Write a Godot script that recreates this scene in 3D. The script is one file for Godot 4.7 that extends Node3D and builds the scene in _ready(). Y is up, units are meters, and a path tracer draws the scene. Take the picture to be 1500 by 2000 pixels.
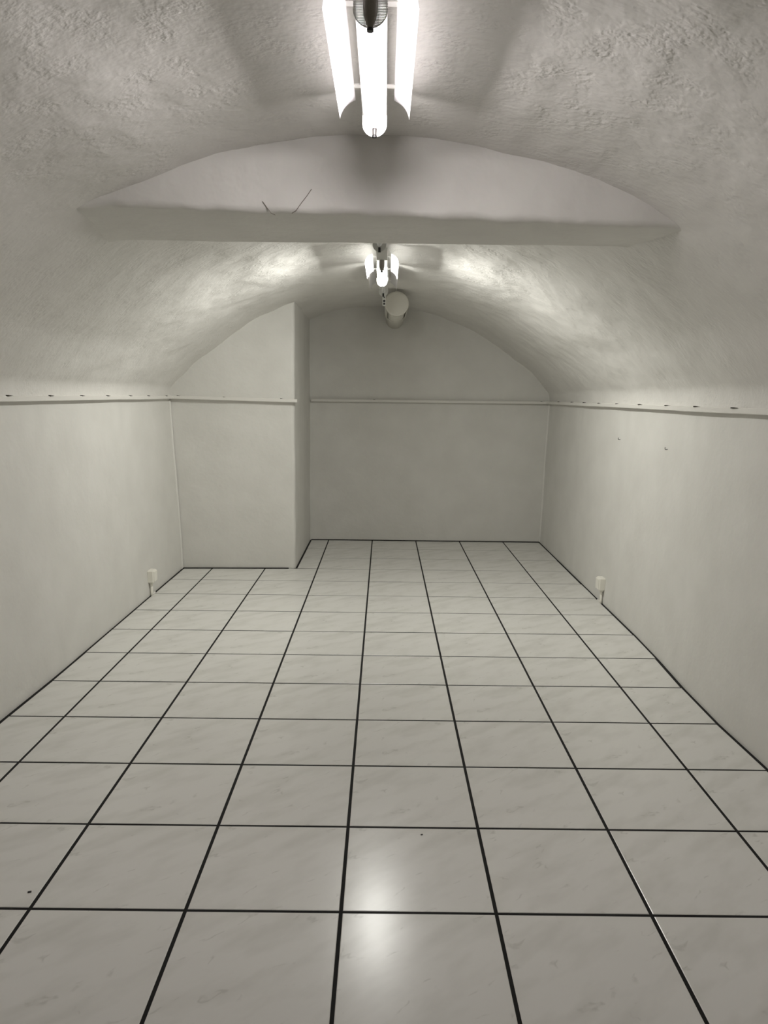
extends Node3D
# A whitewashed vaulted cellar with a tiled floor. Units are metres; y is up; the room runs along -z.

const TILE := 0.4
const Z_NEAR := 3.0
const Z_BACK := -5.2
const BEAM_FRONT := -0.61
const BEAM_REAR := -1.03

var rng := RandomNumberGenerator.new()
var noise_coarse := FastNoiseLite.new()
var noise_mid := FastNoiseLite.new()
var noise_fine := FastNoiseLite.new()
var M := {}
var taken := {}
var arc_pts: PackedVector2Array
var arc_len: PackedFloat32Array


# ---------------------------------------------------------------- helpers
func numbered(called: String) -> String:
	var n: int = taken.get(called, 0)
	taken[called] = n + 1
	return called if n == 0 else "%s_%03d" % [called, n]


func tag(o: Node, label: String, category: String, group := "") -> void:
	o.set_meta("label", label)
	if category:
		o.set_meta("category", category)
	if group:
		o.set_meta("group", group)


func thing(called: String, label: String, category: String, at: Vector3, group := "") -> Node3D:
	var o := Node3D.new()
	o.name = numbered(called)
	add_child(o)
	o.position = at
	tag(o, label, category, group)
	return o


func new_st(smooth := false) -> SurfaceTool:
	var st := SurfaceTool.new()
	st.begin(Mesh.PRIMITIVE_TRIANGLES)
	st.set_smooth_group(0 if smooth else -1)
	return st


func mesh_of(st: SurfaceTool) -> ArrayMesh:
	st.generate_normals()
	return st.commit()


func obj(called: String, mesh: Mesh, mat: Material, parent: Node = self) -> MeshInstance3D:
	var o := MeshInstance3D.new()
	o.name = numbered(called) if parent == self else called
	o.mesh = mesh
	o.material_override = mat
	o.cast_shadow = GeometryInstance3D.SHADOW_CASTING_SETTING_ON
	parent.add_child(o, true)
	return o


func structure(called: String, st: SurfaceTool, mat: Material, label: String) -> MeshInstance3D:
	var o := obj(called, mesh_of(st), mat)
	o.set_meta("kind", "structure")
	o.set_meta("label", label)
	return o


func tri(st: SurfaceTool, a: Vector3, b: Vector3, c: Vector3, away_from: Vector3, toward := false) -> void:
	# Godot's front faces run clockwise; the face is turned away from (or toward) the given point.
	var out := (a + b + c) / 3.0 - away_from
	if toward:
		out = -out
	if (b - a).cross(c - a).dot(out) > 0.0:
		var t := b
		b = c
		c = t
	st.add_vertex(a)
	st.add_vertex(b)
	st.add_vertex(c)


func quad(st: SurfaceTool, a: Vector3, b: Vector3, c: Vector3, d: Vector3, away_from: Vector3, toward := false) -> void:
	tri(st, a, b, c, away_from, toward)
	tri(st, a, c, d, away_from, toward)


func box(st: SurfaceTool, c: Vector3, s: Vector3, r := 0.0, turn := Basis.IDENTITY) -> void:
	# A box with chamfered edges.
	var h := s / 2.0
	if r <= 0.0:
		for axis in 3:
			for sg in [-1.0, 1.0]:
				var q: Array[Vector3] = []
				for k in [[-1, -1], [1, -1], [1, 1], [-1, 1]]:
					var v := Vector3.ZERO
					v[axis] = h[axis] * sg
					v[(axis + 1) % 3] = h[(axis + 1) % 3] * k[0]
					v[(axis + 2) % 3] = h[(axis + 2) % 3] * k[1]
					q.append(c + turn * v)
				quad(st, q[0], q[1], q[2], q[3], c)
		return
	var p := func(axis: int, sx: float, sy: float, sz: float) -> Vector3:
		var sg := Vector3(sx, sy, sz)
		var v := Vector3.ZERO
		for k in 3:
			v[k] = sg[k] * (h[k] if k == axis else h[k] - r)
		return c + turn * v
	for axis in 3:
		var b := (axis + 1) % 3
		var d := (axis + 2) % 3
		for sg in [-1.0, 1.0]:
			var q: Array[Vector3] = []
			for k in [[-1, -1], [1, -1], [1, 1], [-1, 1]]:
				var s3 := Vector3.ZERO
				s3[axis] = sg
				s3[b] = k[0]
				s3[d] = k[1]
				q.append(p.call(axis, s3.x, s3.y, s3.z))
			quad(st, q[0], q[1], q[2], q[3], c)
		for sb in [-1.0, 1.0]:
			for sd in [-1.0, 1.0]:
				var lo := Vector3.ZERO
				lo[axis] = -1.0
				lo[b] = sb
				lo[d] = sd
				var hi := lo
				hi[axis] = 1.0
				quad(st, p.call(b, lo.x, lo.y, lo.z), p.call(b, hi.x, hi.y, hi.z), p.call(d, hi.x, hi.y, hi.z), p.call(d, lo.x, lo.y, lo.z), c)
	for sx in [-1.0, 1.0]:
		for sy in [-1.0, 1.0]:
			for sz in [-1.0, 1.0]:
				tri(st, p.call(0, sx, sy, sz), p.call(1, sx, sy, sz), p.call(2, sx, sy, sz), c)


func lathe(st: SurfaceTool, origin: Vector3, axis: Vector3, profile: Array, sides := 24) -> void:
	# profile: [radius, distance along the axis]; closed at both ends by its zero radii.
	var z := axis.normalized()
	var x := z.cross(Vector3.UP if absf(z.y) < 0.9 else Vector3.RIGHT).normalized()
	var y := z.cross(x)
	for i in profile.size() - 1:
		var r0: float = profile[i][0]
		var h0: float = profile[i][1]
		var r1: float = profile[i + 1][0]
		var h1: float = profile[i + 1][1]
		for k in sides:
			var a0 := TAU * k / sides
			var a1 := TAU * (k + 1) / sides
			var d0 := x * cos(a0) + y * sin(a0)
			var d1 := x * cos(a1) + y * sin(a1)
			var v00 := origin + z * h0 + d0 * r0
			var v01 := origin + z * h0 + d1 * r0
			var v10 := origin + z * h1 + d0 * r1
			var v11 := origin + z * h1 + d1 * r1
			# outward normal of this band of the profile
			var n2 := Vector2(h1 - h0, -(r1 - r0))
			var out := (d0 + d1).normalized() * n2.x + z * n2.y
			var mid := (v00 + v01 + v10 + v11) / 4.0 - out
			if r0 > 0.0:
				tri(st, v00, v01, v11 if r1 > 0.0 else v10, mid)
			if r1 > 0.0:
				tri(st, v00, v11, v10, mid)


func tube(st: SurfaceTool, pts: PackedVector3Array, r: float, sides := 8) -> void:
	for i in pts.size() - 1:
		var len := pts[i].distance_to(pts[i + 1])
		lathe(st, pts[i], pts[i + 1] - pts[i], [[0.0, 0.0], [r, 0.0], [r, len], [0.0, len]], sides)


func grid(st: SurfaceTool, nu: int, nv: int, f: Callable, ref: Vector3, toward := true, follow_z := false, follow_x := false) -> void:
	var p: PackedVector3Array = []
	p.resize((nu + 1) * (nv + 1))
	for i in nu + 1:
		for j in nv + 1:
			p[i * (nv + 1) + j] = f.call(float(i) / nu, float(j) / nv)
	for i in nu:
		for j in nv:
			var a := p[i * (nv + 1) + j]
			var b := p[(i + 1) * (nv + 1) + j]
			var c := p[(i + 1) * (nv + 1) + j + 1]
			var d := p[i * (nv + 1) + j + 1]
			var at := ref
			if follow_z:
				at.z = a.z
			if follow_x:
				at.x = a.x
			quad(st, a, b, c, d, at, toward)


func knots(t: float, k: Array) -> float:
	# straight lines between [t, value], t rising
	if t <= k[0][0]:
		return k[0][1]
	for i in k.size() - 1:
		if t <= k[i + 1][0]:
			return lerpf(k[i][1], k[i + 1][1], (t - k[i][0]) / (k[i + 1][0] - k[i][0]))
	return k[-1][1]


# ---------------------------------------------------------------- the shape of the room
const LEFT_FOOT := [[-5.3, -1.426], [-1.8, -1.426], [-1.6, -1.428], [-1.15, -1.439], [3.0, -1.45]]
const RIGHT_FOOT := [[-5.3, 1.541], [-3.16, 1.527], [-2.38, 1.523], [-1.98, 1.512], [-1.59, 1.492], [-1.19, 1.485], [-0.82, 1.497], [3.0, 1.50]]
const ARCH := [[0.0, 2.092], [0.15, 2.087], [0.3, 2.067], [0.46, 2.033], [0.6, 1.986], [0.75, 1.931], [0.9, 1.858], [1.03, 1.771], [1.12, 1.708], [1.2, 1.650], [1.325, 1.560], [1.434, 1.452], [1.484, 1.400], [1.525, 1.350], [1.535, 1.265]]


func left_x(z: float, y: float) -> float:
	return knots(z, LEFT_FOOT) - 0.062 * y / 1.29 + noise_coarse.get_noise_3d(-1.4, y * 0.6, z * 0.6) * 0.006 * smoothstep(0.0, 0.3, y)


func right_x(z: float, y: float) -> float:
	return knots(z, RIGHT_FOOT) + 0.038 * y / 1.29 + noise_coarse.get_noise_3d(31.4, y * 0.6, z * 0.6) * 0.006 * smoothstep(0.0, 0.3, y)


func prepare_arch() -> void:
	# the arch as a smooth curve, sampled evenly along its length from the left springing to the right one
	var c := Curve2D.new()
	var pts: PackedVector2Array = []
	for i in range(ARCH.size() - 1, 0, -1):
		pts.append(Vector2(-ARCH[i][0], ARCH[i][1]))
	for i in ARCH.size():
		pts.append(Vector2(ARCH[i][0], ARCH[i][1]))
	for i in pts.size():
		var tan := (pts[mini(i + 1, pts.size() - 1)] - pts[maxi(i - 1, 0)]) / 6.0
		var near := 1.0e9
		if i > 0:
			near = minf(near, pts[i].distance_to(pts[i - 1]))
		if i < pts.size() - 1:
			near = minf(near, pts[i].distance_to(pts[i + 1]))
		tan = tan.limit_length(near * 0.4)
		c.add_point(pts[i], -tan, tan)
	c.bake_interval = 0.01
	var n := 220
	var total := c.get_baked_length()
	for i in n + 1:
		arc_pts.append(c.sample_baked(total * i / n, true))


func vault(u: float, v: float) -> Vector3:
	var z := lerpf(Z_NEAR + 0.1, Z_BACK - 0.1, v)
	var i := int(roundf(u * (arc_pts.size() - 1)))
	var q := arc_pts[i]
	var along := (arc_pts[mini(i + 1, arc_pts.size() - 1)] - arc_pts[maxi(i - 1, 0)]).normalized()
	var n := Vector2(along.y, -along.x)
	var xl := left_x(z, 1.28)
	var xr := right_x(z, 1.28)
	var x := 0.055 + q.x / 1.535 * ((xr - 0.055) if q.x > 0.0 else (0.055 - xl))
	# the vault sags a little round the beam, more on the left
	var sag := exp(-pow((z + 0.62) / 0.7, 2.0))
	var p := Vector3(x, q.y - sag * knots(x, [[-1.4, 0.0], [-0.85, 0.010], [-0.65, 0.023], [-0.45, 0.016], [0.0, 0.016], [0.45, 0.015], [0.7, -0.008], [0.9, -0.006], [1.5, 0.0]]), z)
	var free := smoothstep(1.27, 1.42, q.y)
	var s := u * 3.9
	var d := noise_coarse.get_noise_2d(s + 7.0, z * 0.8) * 0.012 * (1.0 - 0.8 * sag)
	d += noise_mid.get_noise_2d(s, z * 0.8) * 0.0028
	# trowelled plaster is rougher towards the crown
	d += noise_fine.get_noise_2d(s, z) * 0.0016 * (0.35 + 0.65 * smoothstep(-0.15, 0.3, noise_coarse.get_noise_2d(s * 0.9 + 40.0, z * 0.9)))
	d *= free
	return p + Vector3(n.x, n.y, 0.0) * d


# ---------------------------------------------------------------- materials
func seamless(seed_: int, freq: float, octaves: int, size := 512, gain := 0.5) -> ImageTexture:
	var n := FastNoiseLite.new()
	n.seed = seed_
	n.noise_type = FastNoiseLite.TYPE_SIMPLEX_SMOOTH
	n.frequency = freq
	n.fractal_octaves = octaves
	n.fractal_gain = gain
	var im := n.get_seamless_image(size, size)
	return ImageTexture.create_from_image(im)


func trowelled() -> ImageTexture:
	# height of hand-trowelled plaster: gritty patches among smoother ones
	var a := seamless(3, 0.085, 4, 512, 0.62).get_image()
	var b := seamless(17, 0.012, 3, 512, 0.5).get_image()
	var c := seamless(29, 0.03, 3, 512, 0.5).get_image()
	var out := Image.create(512, 512, false, Image.FORMAT_RF)
	for y in 512:
		for x in 512:
			var k := smoothstep(0.38, 0.68, b.get_pixel(x, y).r)
			out.set_pixel(x, y, Color(0.5 + (a.get_pixel(x, y).r - 0.5) * (0.25 + 0.75 * k) + (c.get_pixel(x, y).r - 0.5) * 0.7, 0, 0))
	return ImageTexture.create_from_image(out)


func tinted(seed_: int, freq: float, a: Color, b: Color, size := 256) -> ImageTexture:
	# blotches between two near colours of paint
	var n := FastNoiseLite.new()
	n.seed = seed_
	n.frequency = freq
	n.fractal_octaves = 4
	var im := n.get_seamless_image(size, size)
	var out := Image.create(size, size, false, Image.FORMAT_RGB8)
	for y in size:
		for x in size:
			out.set_pixel(x, y, a.lerp(b, im.get_pixel(x, y).r))
	return ImageTexture.create_from_image(out)


func marble(seed_: int) -> ImageTexture:
	# glazed print of pale marble: faint slanting clouds and a few thin smudged veins
	var size := 256
	var cloud := FastNoiseLite.new()
	cloud.seed = seed_
	cloud.frequency = 0.011
	cloud.fractal_octaves = 4
	var vein := FastNoiseLite.new()
	vein.seed = seed_ + 50
	vein.frequency = 0.008
	vein.fractal_octaves = 4
	var mask := FastNoiseLite.new()
	mask.seed = seed_ + 90
	mask.frequency = 0.016
	var im := Image.create(size, size, false, Image.FORMAT_RGB8)
	var base := Color(0.892, 0.888, 0.868)
	var grey := Color(0.82, 0.816, 0.79)
	var line := Color(0.66, 0.655, 0.625)
	for y in size:
		for x in size:
			var s := x * 0.75 - y * 0.66
			var t := x * 0.66 + y * 0.75
			var c := cloud.get_noise_2d(s * 0.45, t * 1.2)
			var col := base.lerp(grey, clampf(c * 0.85 + 0.12, 0.0, 0.6))
			var v := absf(vein.get_noise_2d(s * 0.6, t * 1.5))
			var k := smoothstep(0.06, 0.0, v) * smoothstep(0.12, 0.5, mask.get_noise_2d(x, y))
			col = col.lerp(line, k * 0.32)
			im.set_pixel(x, y, col)
	return ImageTexture.create_from_image(im)


func plain(col: Color, rough: float, metal := 0.0) -> StandardMaterial3D:
	var m := StandardMaterial3D.new()
	m.albedo_color = col
	m.roughness = rough
	m.metallic = metal
	return m


func materials() -> void:
	var grain := trowelled()
	var swell := seamless(11, 0.018, 4, 512, 0.55)
	var paint := tinted(5, 0.012, Color(0.845, 0.836, 0.815), Color(0.88, 0.872, 0.852))
	var paint_b := tinted(8, 0.012, Color(0.845, 0.838, 0.815), Color(0.878, 0.872, 0.85))
	var vm := plain(Color.WHITE, 0.62)
	vm.albedo_texture = paint
	vm.uv1_triplanar = true
	vm.uv1_world_triplanar = true
	vm.uv1_scale = Vector3.ONE * 1.1
	vm.heightmap_enabled = true
	vm.heightmap_texture = grain
	vm.heightmap_scale = 0.3
	M.vault = vm
	var wm := plain(Color.WHITE, 0.6)
	wm.albedo_texture = paint_b
	wm.uv1_triplanar = true
	wm.uv1_world_triplanar = true
	wm.uv1_scale = Vector3.ONE * 0.9
	wm.heightmap_enabled = true
	wm.heightmap_texture = swell
	wm.heightmap_scale = 0.16
	M.wall = wm
	var bm := wm.duplicate()
	bm.heightmap_scale = 0.25
	M.beam = bm
	M.tiles = []
	for k in 4:
		var t := plain(Color.WHITE, 0.232)
		t.albedo_texture = marble(20 + k * 7)
		t.metallic_specular = 0.5
		M.tiles.append(t)
	M.grout = plain(Color(0.04, 0.034, 0.03), 0.9)
	M.rail = plain(Color(0.875, 0.865, 0.84), 0.5)
	M.gap = plain(Color(0.22, 0.2, 0.17), 0.9)
	M.crack = plain(Color(0.5, 0.475, 0.44), 0.9)
	M.caulk = plain(Color(0.885, 0.878, 0.855), 0.5)
	M.white = plain(Color(0.88, 0.88, 0.86), 0.4)
	M.holder = plain(Color(0.5, 0.48, 0.44), 0.5)
	M.black = plain(Color(0.03, 0.03, 0.03), 0.4)
	M.chrome = plain(Color(0.7, 0.7, 0.7), 0.2, 1.0)
	M.plastic = plain(Color(0.95, 0.94, 0.9), 0.42)
	M.duct = plain(Color(0.82, 0.81, 0.77), 0.45)
	M.hook = plain(Color(0.12, 0.11, 0.1), 0.5)
	var wing := plain(Color(0.93, 0.92, 0.93), 0.4)
	wing.backlight_enabled = true
	wing.backlight = Color(1.0, 1.0, 1.0)
	M.wing = wing
	M.tube_off = plain(Color(0.9, 0.9, 0.9), 0.25)
	for k in 2:
		var e := plain(Color(0.95, 0.95, 0.95), 0.3)
		e.emission_enabled = true
		e.emission = [Color(1.0, 0.96, 1.0), Color(0.97, 1.0, 0.96)][k]
		e.emission_energy_multiplier = 4.0
		M["tube_%d" % k] = e


# ---------------------------------------------------------------- the setting
func build_floor() -> void:
	var st := new_st()
	box(st, Vector3(0.05, -0.0512, (Z_NEAR + Z_BACK) / 2.0), Vector3(3.4, 0.1, Z_NEAR - Z_BACK + 0.3))
	var floor_ := structure("floor", st, M.grout, "white marbled square floor tiles with black joints")
	var joint := 0.0045
	var full := tile_mesh(PackedVector2Array([Vector2(-0.2 + joint, -0.2 + joint), Vector2(0.2 - joint, -0.2 + joint), Vector2(0.2 - joint, 0.2 - joint), Vector2(-0.2 + joint, 0.2 - joint)]))
	for j in range(-7, 13):
		for k in range(-4, 4):
			var c := Vector3((k + 0.5) * TILE, 0.0, -(j + 0.5) * TILE)
			var z0 := c.z - 0.2 + joint
			var z1 := c.z + 0.2 - joint
			var x00 := c.x - 0.2 + joint
			var x01 := x00
			var x10 := c.x + 0.2 - joint
			var x11 := x10
			var cut := false
			var edge := rng.randf_range(0.010, 0.015)
			if k == -4:
				x00 = left_x(z0, 0.0) + edge
				x01 = left_x(z1, 0.0) + edge
				cut = true
			if k == 3:
				x10 = right_x(z0, 0.0) - edge
				x11 = right_x(z1, 0.0) - edge
				cut = true
			if j >= 10 and k <= -2:
				if k < -2:
					continue
				x00 = -0.556
				x01 = -0.556
				cut = true
			if j == 9 and k <= -2:
				z0 += 0.004
				cut = true
			if j == 12:
				z0 += 0.006
				cut = true
			var mesh := full
			if cut:
				mesh = tile_mesh(PackedVector2Array([Vector2(x00 - c.x, z0 - c.z), Vector2(x10 - c.x, z0 - c.z), Vector2(x11 - c.x, z1 - c.z), Vector2(x01 - c.x, z1 - c.z)]))
			var t := obj("tile", mesh, M.tiles[rng.randi() % 4], floor_)
			t.position = c + Vector3(0.0, rng.randf_range(-0.0003, 0.0003), 0.0)
			t.rotation = Vector3(rng.randf_range(-0.001, 0.001), 0.0, rng.randf_range(-0.001, 0.001))


	# black joint filler showing along the foot of the end wall and of the pier
	st = new_st()
	box(st, Vector3(0.49, 0.0005, Z_BACK + 0.004), Vector3(2.10, 0.012, 0.012), 0.002)
	obj("edge_joint", mesh_of(st), M.grout, floor_)
	st = new_st()
	box(st, Vector3(-1.02, 0.0005, -3.9725), Vector3(0.80, 0.011, 0.012), 0.002, Basis(Vector3.UP, atan2(0.044, 1.025)))
	obj("edge_joint", mesh_of(st), M.grout, floor_)


func tile_mesh(q: PackedVector2Array) -> ArrayMesh:
	# q: corners in plan; top at y = 0 with a small rounded edge, sides down into the joint
	var st := new_st()
	var mid := Vector2.ZERO
	for p in q:
		mid += p / 4.0
	var ref := Vector3(mid.x, -0.01, mid.y)
	var ring := func(inset: float, y: float) -> PackedVector3Array:
		var out: PackedVector3Array = []
		for i in 4:
			var a := q[(i + 3) % 4]
			var b := q[i]
			var c := q[(i + 1) % 4]
			var m := (a - b).normalized() + (c - b).normalized()
			var p := b + m * inset
			out.append(Vector3(p.x, y, p.y))
		return out
	var rings: Array[PackedVector3Array] = [ring.call(0.0, -0.009), ring.call(0.0, -0.0020), ring.call(0.0006, -0.0007), ring.call(0.0022, 0.0)]
	var uv := func(p: Vector3) -> Vector2: return Vector2(p.x / 0.4 + 0.5, p.z / 0.4 + 0.5)
	var face := func(a: Vector3, b: Vector3, c: Vector3) -> void:
		if (b - a).cross(c - a).dot((a + b + c) / 3.0 - ref) > 0.0:
			var t := b
			b = c
			c = t
		for p in [a, b, c]:
			st.set_uv(uv.call(p))
			st.add_vertex(p)
	for r in 3:
		for i in 4:
			var n := (i + 1) % 4
			face.call(rings[r][i], rings[r][n], rings[r + 1][n])
			face.call(rings[r][i], rings[r + 1][n], rings[r + 1][i])
	face.call(rings[3][0], rings[3][1], rings[3][2])
	face.call(rings[3][0], rings[3][2], rings[3][3])
	return mesh_of(st)


func build_shell() -> void:
	# side walls: an uneven inner face on a slab
	var length := Z_NEAR - Z_BACK + 0.2
	var zmid := (Z_NEAR + Z_BACK) / 2.0
	var st := new_st(true)
	grid(st, 26, 164, func(u: float, v: float) -> Vector3:
		var y := lerpf(-0.03, 1.28, u)
		var z := lerpf(Z_NEAR + 0.1, Z_BACK - 0.1, v)
		return Vector3(left_x(z, maxf(y, 0.0)), y, z), Vector3(0, 0.6, 0), true, true)
	box(st, Vector3(-1.72, 0.62, zmid), Vector3(0.3, 1.32, length))
	structure("wall_left", st, M.wall, "long white plastered wall on the left below the rail")
	st = new_st(true)
	grid(st, 26, 164, func(u: float, v: float) -> Vector3:
		var y := lerpf(-0.03, 1.28, u)
		var z := lerpf(Z_NEAR + 0.1, Z_BACK - 0.1, v)
		return Vector3(right_x(z, maxf(y, 0.0)), y, z), Vector3(0, 0.6, 0), true, true)
	box(st, Vector3(1.80, 0.62, zmid), Vector3(0.3, 1.32, length))
	structure("wall_right", st, M.wall, "long white plastered wall on the right below the rail")
	st = new_st(true)
	grid(st, 40, 40, func(u: float, v: float) -> Vector3:
		var x := lerpf(-0.75, 1.68, u)
		var y := lerpf(-0.03, 2.2, v)
		return Vector3(x, y, Z_BACK + noise_coarse.get_noise_2d(x + 60.0, y) * 0.005 * smoothstep(0.0, 0.3, y)), Vector3(0, 1, 0))
	box(st, Vector3(0.1, 1.15, Z_BACK - 0.16), Vector3(3.7, 2.5, 0.3))
	structure("wall_back", st, M.wall, "plain white end wall under the arch")
	st = new_st()
	box(st, Vector3(0.05, 1.15, Z_NEAR + 0.15), Vector3(3.7, 2.5, 0.3))
	structure("wall_front", st, M.wall, "white wall behind the viewer")
	# the vault: inner face and an outer skin
	st = new_st(true)
	grid(st, 220, 520, vault, Vector3(0.05, 1.0, 0.0), true, true)
	grid(st, 22, 8, func(u: float, v: float) -> Vector3:
		var p := vault(u, v)
		return p + Vector3(p.x * 0.12, 0.22, 0.0), Vector3(0.05, 1.0, 0.0), false, true)
	structure("ceiling", st, M.vault, "lumpy white plastered barrel vault")
	# the pier in the far left corner
	st = new_st(true)
	var plan: PackedVector2Array = []
	for i in 24:
		plan.append(Vector2(lerpf(-1.62, -0.595, i / 23.0), lerpf(-3.955, -3.999, i / 23.0)))
	for i in range(1, 8):
		var a := PI / 2.0 * i / 8.0
		plan.append(Vector2(-0.595 + 0.025 * sin(a), -4.024 + 0.025 * cos(a)))
	for i in 24:
		plan.append(Vector2(-0.57, lerpf(-4.024, -5.3, i / 23.0)))
	grid(st, plan.size() - 1, 44, func(u: float, v: float) -> Vector3:
		var p := plan[int(roundf(u * (plan.size() - 1)))]
		var y := lerpf(-0.03, 2.16, v)
		var w := noise_coarse.get_noise_3d(p.x * 1.3, y * 1.3, p.y * 1.3) * 0.006 * smoothstep(0.0, 0.3, y)
		return Vector3(p.x + w, y, p.y + w), Vector3(-1.2, 1.0, -4.8), false)
	structure("wall_pier", st, M.wall, "white plastered pier standing in the far left corner")


func beam_bottom(x: float) -> float:
	return lerpf(1.866, 1.831, clampf((x + 0.75) / 1.6, 0.0, 1.0)) + noise_coarse.get_noise_2d(x * 1.6, 90.0) * 0.008 + noise_mid.get_noise_2d(x * 0.8, 70.0) * 0.005


func beam_meets(y: float, x: float) -> float:
	# towards its ends the underside droops a little, so that it runs out into the vault in a soft fillet
	var u := maxf(0.0, maxf(-0.80 - x, x - 0.89))
	return y - (1.3 * u * u if u < 0.14 else 0.02548 + 0.364 * (u - 0.14))


func build_beam() -> void:
	var st := new_st(true)
	# cross-section, front face top to rear face top: [z, part]; part 0 front, 1 bottom, 2 rear
	var sec: Array = []
	for i in 14:
		sec.append([0, i / 13.0])
	for i in range(1, 8):
		sec.append([1, i / 8.0])
	for i in 12:
		sec.append([2, i / 11.0])
	for i in range(1, 6):
		sec.append([3, i / 6.0])
	for i in 10:
		sec.append([4, i / 9.0])
	var x0 := -1.08
	var x1 := 1.22
	grid(st, 150, sec.size() - 1, func(u: float, v: float) -> Vector3:
		var x := lerpf(x0, x1, u)
		var s: Array = sec[int(roundf(v * (sec.size() - 1)))]
		var zf := BEAM_FRONT + noise_coarse.get_noise_2d(x * 1.2, 12.0) * 0.008
		var rear := 1.846 + noise_coarse.get_noise_2d(x, 50.0) * 0.003
		var yb := beam_meets(beam_bottom(x), x)
		var ybr := beam_meets(rear, x)
		var top := maxf(2.16, yb + 0.05)
		var r := 0.022 + 0.012 * noise_mid.get_noise_2d(x, 3.0)
		var q := 0.008
		var p := Vector3.ZERO
		match s[0]:
			0:
				p = Vector3(x, lerpf(top, yb + r, s[1]), zf)
			1:
				var a: float = PI / 2.0 * s[1]
				p = Vector3(x, yb + r - r * sin(a), zf - r + r * cos(a))
			2:
				var z := lerpf(zf - r, BEAM_REAR + q, s[1])
				p = Vector3(x, beam_meets(lerpf(beam_bottom(x), rear, s[1]), x), z)
			3:
				var a: float = PI / 2.0 * s[1]
				p = Vector3(x, ybr + q - q * cos(a), BEAM_REAR + q - q * sin(a))
			4:
				p = Vector3(x, lerpf(ybr + q, top, s[1]), BEAM_REAR)
		var w := noise_coarse.get_noise_3d(p.x * 1.4, p.y * 1.4 + 5.0, p.z * 1.4) * 0.006 + noise_mid.get_noise_3d(p.x, p.y, p.z) * 0.002
		if s[0] <= 1:
			p.z += w
		if s[0] == 1 or s[0] == 2:
			p.y += w * 0.4
		return p, Vector3(0.05, 2.0, (BEAM_FRONT + BEAM_REAR) / 2.0), false, false, true)
	var beam := structure("trim_1", st, M.beam, "white plastered cross beam spanning the vault")
	# two hairline cracks near the lower edge
	for line in [[Vector2(-0.275, 1.886), Vector2(-0.262, 1.868), Vector2(-0.25, 1.853), Vector2(-0.238, 1.848)], [Vector2(-0.188, 1.853), Vector2(-0.175, 1.861), Vector2(-0.158, 1.884), Vector2(-0.141, 1.905), Vector2(-0.129, 1.922)]]:
		var cs := new_st()
		for i in line.size() - 1:
			var a: Vector2 = line[i]
			var b: Vector2 = line[i + 1]
			var m := (a + b) / 2.0
			var zf := BEAM_FRONT + noise_coarse.get_noise_2d(m.x * 1.2, 12.0) * 0.008 + noise_coarse.get_noise_3d(m.x * 1.4, m.y * 1.4 + 5.0, BEAM_FRONT * 1.4) * 0.006
			box(cs, Vector3(m.x, m.y, zf + 0.0005), Vector3(a.distance_to(b) * 1.05, 0.0016, 0.004), 0.0, Basis(Vector3.BACK, (b - a).angle()))
		obj("hairline_crack", mesh_of(cs), M.crack, beam)


func rail(called: String, label: String, path: PackedVector3Array, inward: Array, clips: Array, depth := 0.042) -> void:
	# a slim painted strip: 23 mm tall, 25 mm deep; path runs along the wall at the middle of its height
	var st := new_st()
	var h := 0.0115
	var c := 0.002
	for i in path.size() - 1:
		var a := path[i]
		var b := path[i + 1]
		var na: Vector3 = inward[i]
		var nb: Vector3 = inward[i + 1]
		var sa: Array[Vector3] = [a + Vector3.UP * h - na * 0.02, a + Vector3.UP * h + na * (depth - c), a + Vector3.UP * (h - c) + na * depth, a - Vector3.UP * (h - c) + na * depth, a - Vector3.UP * h + na * (depth - c), a - Vector3.UP * h - na * 0.02]
		var sb: Array[Vector3] = [b + Vector3.UP * h - nb * 0.02, b + Vector3.UP * h + nb * (depth - c), b + Vector3.UP * (h - c) + nb * depth, b - Vector3.UP * (h - c) + nb * depth, b - Vector3.UP * h + nb * (depth - c), b - Vector3.UP * h - nb * 0.02]
		var mid := (a + b) / 2.0
		for k in 5:
			quad(st, sa[k], sa[k + 1], sb[k + 1], sb[k], mid)
		if i == 0:
			for k in range(1, 5):
				tri(st, sa[0], sa[k], sa[k + 1], mid)
		if i == path.size() - 2:
			for k in range(1, 5):
				tri(st, sb[0], sb[k], sb[k + 1], mid)
	var o := structure(called, st, M.rail, label)
	for p in clips:
		# the open ends of the fixing clips show as short dark slits along the upper edge
		var cs := new_st()
		var at: Vector3 = p[0]
		var n: Vector3 = p[1]
		var along := n.cross(Vector3.UP).normalized()
		var half: float = p[2]
		var y := Vector3.UP * (h + 0.0005)
		var tip := at + y - along * half + n * depth * 0.98
		var e0 := at + y + along * half + n * depth * 1.02 + Vector3.UP * 0.0025
		var e1 := at + y + along * half + n * depth * 1.02 - Vector3.UP * 0.0025
		var back := n * -0.012
		tri(cs, tip, e0, e1, at)
		quad(cs, e0, e1, e1 + back, e0 + back, tip)
		quad(cs, tip, e0, e0 + back, tip + back, at)
		quad(cs, tip, e1, e1 + back, tip + back, at + y * 2.0)
		obj("clip_slit", mesh_of(cs), M.gap, o)


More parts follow.
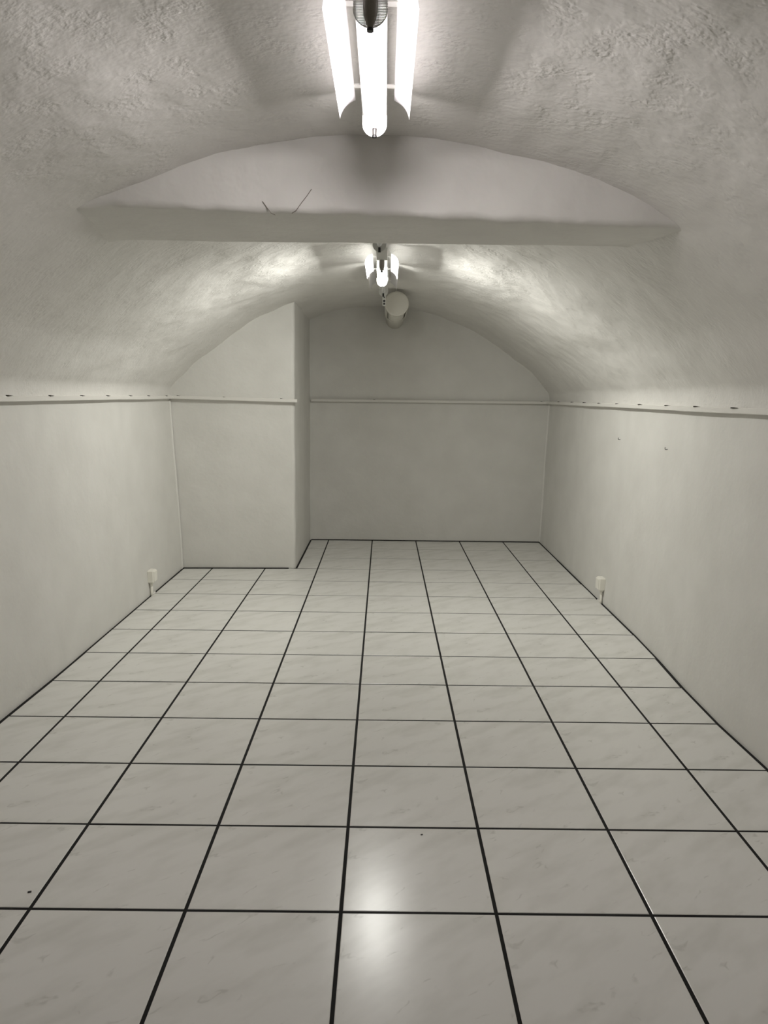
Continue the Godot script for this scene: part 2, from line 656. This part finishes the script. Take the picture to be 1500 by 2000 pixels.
func build_rails() -> void:
	var path: PackedVector3Array = []
	var inw: Array = []
	var clips: Array = []
	for i in 35:
		var z := lerpf(2.98, -3.945, i / 34.0)
		var y := 1.2855 + 0.003 * noise_mid.get_noise_2d(z * 0.12, 4.0)
		path.append(Vector3(left_x(z, 1.28) - 0.003 + 0.004 * noise_mid.get_noise_2d(z * 0.2, 1.0), y, z))
		inw.append(Vector3.RIGHT)
	for z in [-1.432, -1.827, -2.204, -2.574, -2.974, -3.342, -3.756]:
		clips.append([Vector3(left_x(z, 1.28), 1.2855, z), Vector3.RIGHT, 0.022])
	rail("trim_2", "thin white rail along the left wall with dark slits", path, inw, clips)
	path = []
	inw = []
	clips = []
	for i in 35:
		var z := lerpf(2.98, -5.18, i / 34.0)
		var y := 1.2715 + 0.003 * noise_mid.get_noise_2d(z * 0.12, 14.0)
		path.append(Vector3(right_x(z, 1.28) + 0.003 + 0.005 * noise_mid.get_noise_2d(z * 0.2, 11.0), y, z))
		inw.append(Vector3.LEFT)
	for z in [-0.87, -1.281, -1.689, -2.109, -2.548, -2.99, -3.399, -3.804, -4.197, -4.649]:
		clips.append([Vector3(right_x(z, 1.28), 1.2715, z), Vector3.LEFT, 0.026])
	rail("trim_3", "thin white rail along the right wall with dark slits", path, inw, clips)
	# along the pier; its sawn end sticks out past the corner
	path = []
	inw = []
	for i in 9:
		var x := lerpf(-1.49, -0.547, i / 8.0)
		path.append(Vector3(x, lerpf(1.288, 1.2705, i / 8.0), lerpf(-3.957, -3.999, i / 8.0)))
		inw.append(Vector3.BACK)
	rail("trim_4", "white rail across the pier with a sawn end past the corner", path, inw, [[Vector3(-1.41, 1.2865, -3.962), Vector3.BACK, 0.012], [Vector3(-1.08, 1.281, -3.98), Vector3.BACK, 0.010], [Vector3(-0.66, 1.2745, -3.995), Vector3.BACK, 0.010]])
	path = []
	inw = []
	for i in 9:
		path.append(Vector3(lerpf(-0.555, 1.572, i / 8.0), 1.2705, Z_BACK))
		inw.append(Vector3.BACK)
	rail("trim_5", "thin white rail across the end wall", path, inw, [[Vector3(0.01, 1.2705, Z_BACK), Vector3.BACK, 0.010], [Vector3(1.5, 1.2705, Z_BACK), Vector3.BACK, 0.012]])
	# beads of sealant in the corners
	for c in [["trim_6", 1.0], ["trim_7", -1.0]]:
		var st := new_st(true)
		grid(st, 4, 24, func(u: float, v: float) -> Vector3:
			var y := lerpf(0.0, 1.262, v)
			var a := PI / 2.0 * u
			if c[1] > 0.0:
				return Vector3(right_x(Z_BACK, y) + 0.001 - 0.011 * cos(a) , y, Z_BACK - 0.001 + 0.011 * sin(a))
			return Vector3(left_x(-3.96, y) - 0.001 + 0.011 * cos(a), y, -3.958 + 0.011 * sin(a)), Vector3(0.05, 0.6, 0.0))
		structure(c[0], st, M.caulk, "bead of white sealant up the far right corner" if c[1] > 0.0 else "bead of white sealant beside the pier")


# ---------------------------------------------------------------- lamps
func wing_mesh(side: float) -> ArrayMesh:
	# a bowed opal sheet beside the tube
	var st := new_st(true)
	var a := Vector2(0.0485, 0.037)
	var b := Vector2(0.0875, -0.008)
	var out := Vector2(0.75, 0.66)
	var half := 0.2925
	for skin in 2:
		grid(st, 12, 20, func(u: float, v: float) -> Vector3:
			var p := a.lerp(b, u) + out * (0.0085 * 4.0 * u * (1.0 - u) + (0.0012 if skin == 1 else 0.0))
			var cut := 0.012 * smoothstep(0.8, 1.0, u) * smoothstep(0.8, 1.0, v)
			return Vector3(side * p.x, p.y, lerpf(-half, half - cut, v)), Vector3(0, -0.02, 0), skin == 0, true)
	# edges
	for e in 2:
		grid(st, 1, 12, func(u: float, v: float) -> Vector3:
			var p := a.lerp(b, v) + out * (0.0085 * 4.0 * v * (1.0 - v) + 0.0012 * u)
			var cut := 0.012 * smoothstep(0.8, 1.0, v) if e == 1 else 0.0
			return Vector3(side * p.x, p.y, half - cut if e == 1 else -half), Vector3(0, 0, 0), false)
	return mesh_of(st)


func u_plate(z: float, thick: float) -> SurfaceTool:
	# an upright end plate with a half-round foot
	var st := new_st()
	var r := 0.031
	var rim: PackedVector2Array = [Vector2(-r, 0.03)]
	for i in 17:
		var a := PI + PI * i / 16.0
		rim.append(Vector2(r * cos(a), -0.018 + r * sin(a)))
	rim.append(Vector2(r, 0.03))
	var c := Vector3(0, 0, z)
	for i in rim.size():
		var p := rim[i]
		var q := rim[(i + 1) % rim.size()]
		for s in [-1.0, 1.0]:
			tri(st, Vector3(0, 0, z + s * thick / 2.0), Vector3(p.x, p.y, z + s * thick / 2.0), Vector3(q.x, q.y, z + s * thick / 2.0), c)
		quad(st, Vector3(p.x, p.y, z - thick / 2.0), Vector3(q.x, q.y, z - thick / 2.0), Vector3(q.x, q.y, z + thick / 2.0), Vector3(p.x, p.y, z + thick / 2.0), c)
	return st


func mesh_plate(z: float) -> SurfaceTool:
	# the perforated end: a lattice of thin bars in a half-round outline
	var st := new_st()
	var r := 0.031
	var pitch := 0.0026
	var n := int(r / pitch)
	for i in range(-n, n + 1):
		var x := i * pitch
		var low := -0.018 - sqrt(maxf(r * r - x * x, 0.0))
		box(st, Vector3(x, (0.0 + low) / 2.0, z), Vector3(0.0019, 0.0 - low, 0.0008))
	for i in 20:
		var y := -0.001 - i * pitch
		var w := r if y > -0.018 else sqrt(maxf(r * r - (y + 0.018) * (y + 0.018), 0.0))
		if w > 0.003:
			box(st, Vector3(0, y, z + 0.0006), Vector3(2.0 * w, 0.0019, 0.0008))
	for i in 16:
		var a0 := PI + PI * i / 16.0
		var a1 := PI + PI * (i + 1) / 16.0
		var m := (Vector2(cos(a0), sin(a0)) + Vector2(cos(a1), sin(a1))) / 2.0 * r
		box(st, Vector3(m.x, -0.018 + m.y, z), Vector3(r * PI / 16.0 * 1.05, 0.0014, 0.003), 0.0, Basis(Vector3.BACK, (a0 + a1) / 2.0 + PI / 2.0))
	return st


func make_lamp(label: String, at: Vector3, lit: int) -> Node3D:
	var t := thing("ceiling_light", label, "light", at, "ceiling lights under the crown of the vault")
	var st := new_st()
	box(st, Vector3(0, 0.034, 0), Vector3(0.060, 0.068, 0.596), 0.003)
	obj("housing", mesh_of(st), M.white, t)
	obj("end_plate", mesh_of(u_plate(-0.2985, 0.0025)), M.white, t)
	obj("perforated_end_plate", mesh_of(mesh_plate(0.2985)), M.white, t)
	for s in [-1.0, 1.0]:
		var w := obj("wing_reflector", wing_mesh(s), M.wing, t)
		for z in [-0.2, 0.2]:
			st = new_st()
			box(st, Vector3(s * 0.041, 0.037, z), Vector3(0.022, 0.0025, 0.02))
			obj("arm", mesh_of(st), M.white, w)
	# the clip that holds the near end of the tube
	st = new_st(true)
	var prof := [[0.0, 0.0], [0.0135, 0.0], [0.0128, 0.022], [0.0115, 0.036], [0.0075, 0.047], [0.0052, 0.052], [0.0052, 0.055], [0.0, 0.055]]
	lathe(st, Vector3(0, 0.001, 0.308), Vector3.DOWN, prof, 20)
	var clip := obj("tube_clip", mesh_of(st), M.holder, t)
	st = new_st()
	lathe(st, Vector3(0, -0.054, 0.308), Vector3.DOWN, [[0.0, 0.0], [0.006, 0.0], [0.0064, 0.002], [0.006, 0.0055], [0.0, 0.0055]], 16)
	obj("knob", mesh_of(st), M.black, clip)
	# the stud at the far end
	st = new_st()
	lathe(st, Vector3(0, -0.031, -0.290), Vector3.DOWN, [[0.0, 0.0], [0.0055, 0.0], [0.0055, 0.016], [0.0, 0.016]], 16)
	var stud := obj("stud", mesh_of(st), M.hook, t)
	st = new_st()
	lathe(st, Vector3(0, -0.047, -0.292), Vector3.DOWN, [[0.0, 0.0], [0.0062, 0.0], [0.0062, 0.005], [0.0, 0.006]], 16)
	obj("knob", mesh_of(st), M.black, stud)
	# the tube
	st = new_st(true)
	lathe(st, Vector3(0, -0.0165, -0.284), Vector3.BACK, [[0.0, 0.0], [0.009, 0.001], [0.0122, 0.004], [0.013, 0.009], [0.013, 0.559], [0.0122, 0.564], [0.009, 0.567], [0.0, 0.568]], 24)
	obj("tube", mesh_of(st), M.tube_off if lit < 0 else M["tube_%d" % lit], t)
	if lit >= 0:
		for a in [0.0, -90.0, 90.0]:
			var l := AreaLight3D.new()
			l.name = "tube_glow"
			t.add_child(l, true)
			l.area_size = Vector2(0.022, 0.552)
			# local -z of the light faces away from the tube
			l.basis = Basis(Vector3.BACK, deg_to_rad(a)) * Basis(Vector3.RIGHT, -PI / 2.0)
			l.position = Vector3(0, -0.0165, 0) + Basis(Vector3.BACK, deg_to_rad(a)) * Vector3(0, -0.0136, 0)
			l.light_energy = [LAMP_NEAR, LAMP_FAR][lit] / 3.0
			l.light_color = [Color(1.0, 0.975, 0.975), Color(1.0, 0.998, 0.975)][lit]
			l.area_range = 12.0
			l.area_attenuation = 2.0
			l.shadow_enabled = true
	return t


const LAMP_NEAR := 0.9
const LAMP_FAR := 3.4


# ---------------------------------------------------------------- smaller things
func build_connector() -> void:
	var t := thing("cable_connector", "narrow white connector with three black holes between far light and pipe", "connector", Vector3(0.087, 2.09, -3.66))
	var st := new_st()
	box(st, Vector3(0, -0.128, 0), Vector3(0.024, 0.072, 0.016), 0.003)
	var body := obj("body", mesh_of(st), M.white, t)
	for k in 3:
		st = new_st()
		var r := 0.0045 if k == 0 else 0.0085 - 0.001 * (k - 1)
		lathe(st, Vector3(0, -0.108 - [0.0, 0.024, 0.043][k], 0.0085), Vector3.BACK, [[0.0, -0.004], [r, -0.004], [r * 0.9, 0.002], [0.0, 0.002]], 14)
		obj("gland", mesh_of(st), M.black, body)
	st = new_st()
	tube(st, PackedVector3Array([Vector3(0, 0.01, 0), Vector3(0, -0.1, 0)]), 0.005, 10)
	obj("cable", mesh_of(st), M.white, t)


func build_duct() -> void:
	var at := Vector3(0.178, 1.977, -3.965)
	var t := thing("ventilation_duct", "white round ventilation pipe with capped end, jutting from the end wall", "duct", at)
	var st := new_st(true)
	lathe(st, Vector3(0, 0, -0.03), Vector3.FORWARD, [[0.0, 0.0], [0.077, 0.0], [0.075, 1.20], [0.0, 1.20]], 40)
	obj("pipe", mesh_of(st), M.duct, t)
	st = new_st()
	lathe(st, Vector3(0, 0, 0), Vector3.FORWARD, [[0.0, -0.003], [0.04, -0.002], [0.078, 0.0], [0.086, 0.003], [0.088, 0.008], [0.088, 0.026], [0.084, 0.03], [0.0, 0.03]], 48)
	obj("end_cap", mesh_of(st), M.duct, t)
	for s in [-1.0, 1.0]:
		st = new_st(true)
		grid(st, 8, 12, func(u: float, v: float) -> Vector3:
			var a := deg_to_rad(lerpf(-38.0, 30.0, u))
			return Vector3(s * 0.0868 * cos(a), 0.0868 * sin(a) - 0.004, lerpf(-0.034, -0.62, v)), Vector3(0, 0, 0), false, true)
		grid(st, 8, 12, func(u: float, v: float) -> Vector3:
			var a := deg_to_rad(lerpf(-38.0, 30.0, u))
			return Vector3(s * 0.0848 * cos(a), 0.0848 * sin(a) - 0.004, lerpf(-0.034, -0.62, v)), Vector3(0, 0, 0), true, true)
		obj("side_sleeve", mesh_of(st), M.duct, t)
	for z in [-0.14, -0.56]:
		st = new_st()
		lathe(st, Vector3(0, 0, z), Vector3.FORWARD, [[0.075, 0.0], [0.079, 0.0], [0.079, 0.018], [0.075, 0.018]], 40)
		box(st, Vector3(0, 0.09, z - 0.009), Vector3(0.014, 0.05, 0.014))
		obj("hanger_band", mesh_of(st), M.duct, t)


func build_socket(label: String, z: float, y: float, side: float) -> void:
	# side +1: on the right wall facing left
	var x := (right_x(z, y) if side > 0.0 else left_x(z, y))
	var foot := (right_x(z, 0.02) if side > 0.0 else left_x(z, 0.02))
	var t := thing("wall_socket", label, "socket", Vector3(foot, 0.0, z), "sockets low on the side walls")
	var dx := x - foot
	var n := -side
	var st := new_st()
	box(st, Vector3(dx + n * 0.017, y, 0), Vector3(0.044, 0.082, 0.074), 0.006)
	var b := obj("box", mesh_of(st), M.plastic, t)
	st = new_st()
	box(st, Vector3(dx + n * 0.041, y, 0), Vector3(0.008, 0.07, 0.062), 0.003)
	obj("cover", mesh_of(st), M.plastic, b)
	st = new_st()
	box(st, Vector3(dx + n * 0.015, y - 0.046, 0), Vector3(0.024, 0.014, 0.034), 0.003)
	obj("gland", mesh_of(st), M.plastic, b)
	for k in [-0.008, 0.008]:
		st = new_st(true)
		tube(st, PackedVector3Array([Vector3(dx + n * 0.013, y - 0.05, k), Vector3(dx * 0.5 + n * 0.011, y * 0.45, k), Vector3(n * 0.008, -0.006, k * 0.9)]), 0.0065, 12)
		obj("cable", mesh_of(st), M.plastic, t)
	st = new_st()
	box(st, Vector3(n * 0.007, 0.003, -0.035), Vector3(0.022, 0.014, 0.06), 0.004)
	obj("plaster_dab", mesh_of(st), M.rail, t)


func build_small() -> void:
	build_socket("small white surface socket with two cables on the left wall", -3.15, 0.131, -1.0)
	build_socket("small white surface socket with two cables on the right wall", -3.085, 0.130, 1.0)
	for h in [[Vector2(1.066, -2.985), "dark screw hook in the right wall, farther and higher one"], [Vector2(1.061, -2.151), "dark screw hook in the right wall, the nearer one"]]:
		var p: Vector2 = h[0]
		var st := new_st()
		var x := right_x(p.y, p.x)
		tube(st, PackedVector3Array([Vector3(0.006, 0, 0), Vector3(-0.011, -0.001, 0), Vector3(-0.013, 0.001, 0), Vector3(-0.013, 0.011, 0)]), 0.0017, 8)
		var o := obj("wall_hook", mesh_of(st), M.hook)
		o.position = Vector3(x, p.x, p.y)
		tag(o, h[1], "hook", "hooks in the right wall")
	var nail := new_st()
	lathe(nail, Vector3(-0.004, 0, 0), Vector3(1.0, -0.6, 0.0), [[0.0, 0.0], [0.0025, 0.0], [0.0025, 0.010], [0.005, 0.010], [0.005, 0.012], [0.0, 0.012]], 10)
	var no := obj("nail", mesh_of(nail), M.hook)
	no.position = Vector3(-1.436, 1.46, -2.29)
	tag(no, "small dark nail head in the vault above the left rail", "nail")
	# specks left on the floor
	for c in [[Vector3(-0.83, 0.0, -0.065), 0.006, M.hook, "dark crumb lying on a tile near the left"], [Vector3(0.62, -0.004, 0.0), 0.005, M.rail, "white plaster crumb in a tile joint on the right"], [Vector3(0.225, 0.0, -0.36), 0.004, M.hook, "tiny dark splinter on the middle tile"]]:
		var st := new_st()
		var s: float = c[1]
		box(st, Vector3(0, s * 0.25, 0), Vector3(s * 1.6, s * 0.5, s), s * 0.15, Basis(Vector3.UP, 0.4))
		var o := obj("crumb", mesh_of(st), c[2])
		o.position = c[0]
		tag(o, c[3], "crumb")


func _ready() -> void:
	# camera
	var cam := Camera3D.new()
	cam.name = "camera"
	add_child(cam)
	cam.position = Vector3(0.0965212, 1.3138785, 1.8254974)
	cam.rotation = Vector3(-0.1481363, -0.0011908, 0.0118442)
	cam.fov = 66.76266
	cam.near = 0.05
	cam.far = 60.0
	cam.current = true
	# no daylight reaches the cellar
	var we := WorldEnvironment.new()
	we.name = "environment"
	var env := Environment.new()
	env.background_mode = Environment.BG_COLOR
	env.background_color = Color.BLACK
	env.tonemap_mode = Environment.TONE_MAPPER_LINEAR
	env.tonemap_exposure = 1.0
	env.sdfgi_enabled = true
	env.ssao_enabled = true
	env.ssil_enabled = true
	we.environment = env
	add_child(we)

	rng.seed = 4711
	noise_coarse.seed = 5
	noise_coarse.frequency = 1.6
	noise_coarse.fractal_octaves = 3
	noise_mid.seed = 9
	noise_mid.frequency = 7.0
	noise_mid.fractal_octaves = 3
	noise_fine.seed = 13
	noise_fine.frequency = 22.0
	noise_fine.fractal_octaves = 3
	prepare_arch()
	materials()

	build_shell()
	build_beam()
	build_floor()
	build_rails()

	make_lamp("lit fluorescent light nearest the viewer, in front of the beam", Vector3(0.0635, 2.016, 0.02), 0)
	make_lamp("unlit fluorescent light just behind the beam, only its end showing", Vector3(0.066, 2.012, -1.552), -1)
	make_lamp("lit fluorescent light behind the beam", Vector3(0.075, 2.004, -2.627), 1)
	make_lamp("unlit fluorescent light beyond the far lit one, beside the pipe", Vector3(0.081, 2.026, -3.262), -1)
	build_connector()
	build_duct()
	build_small()
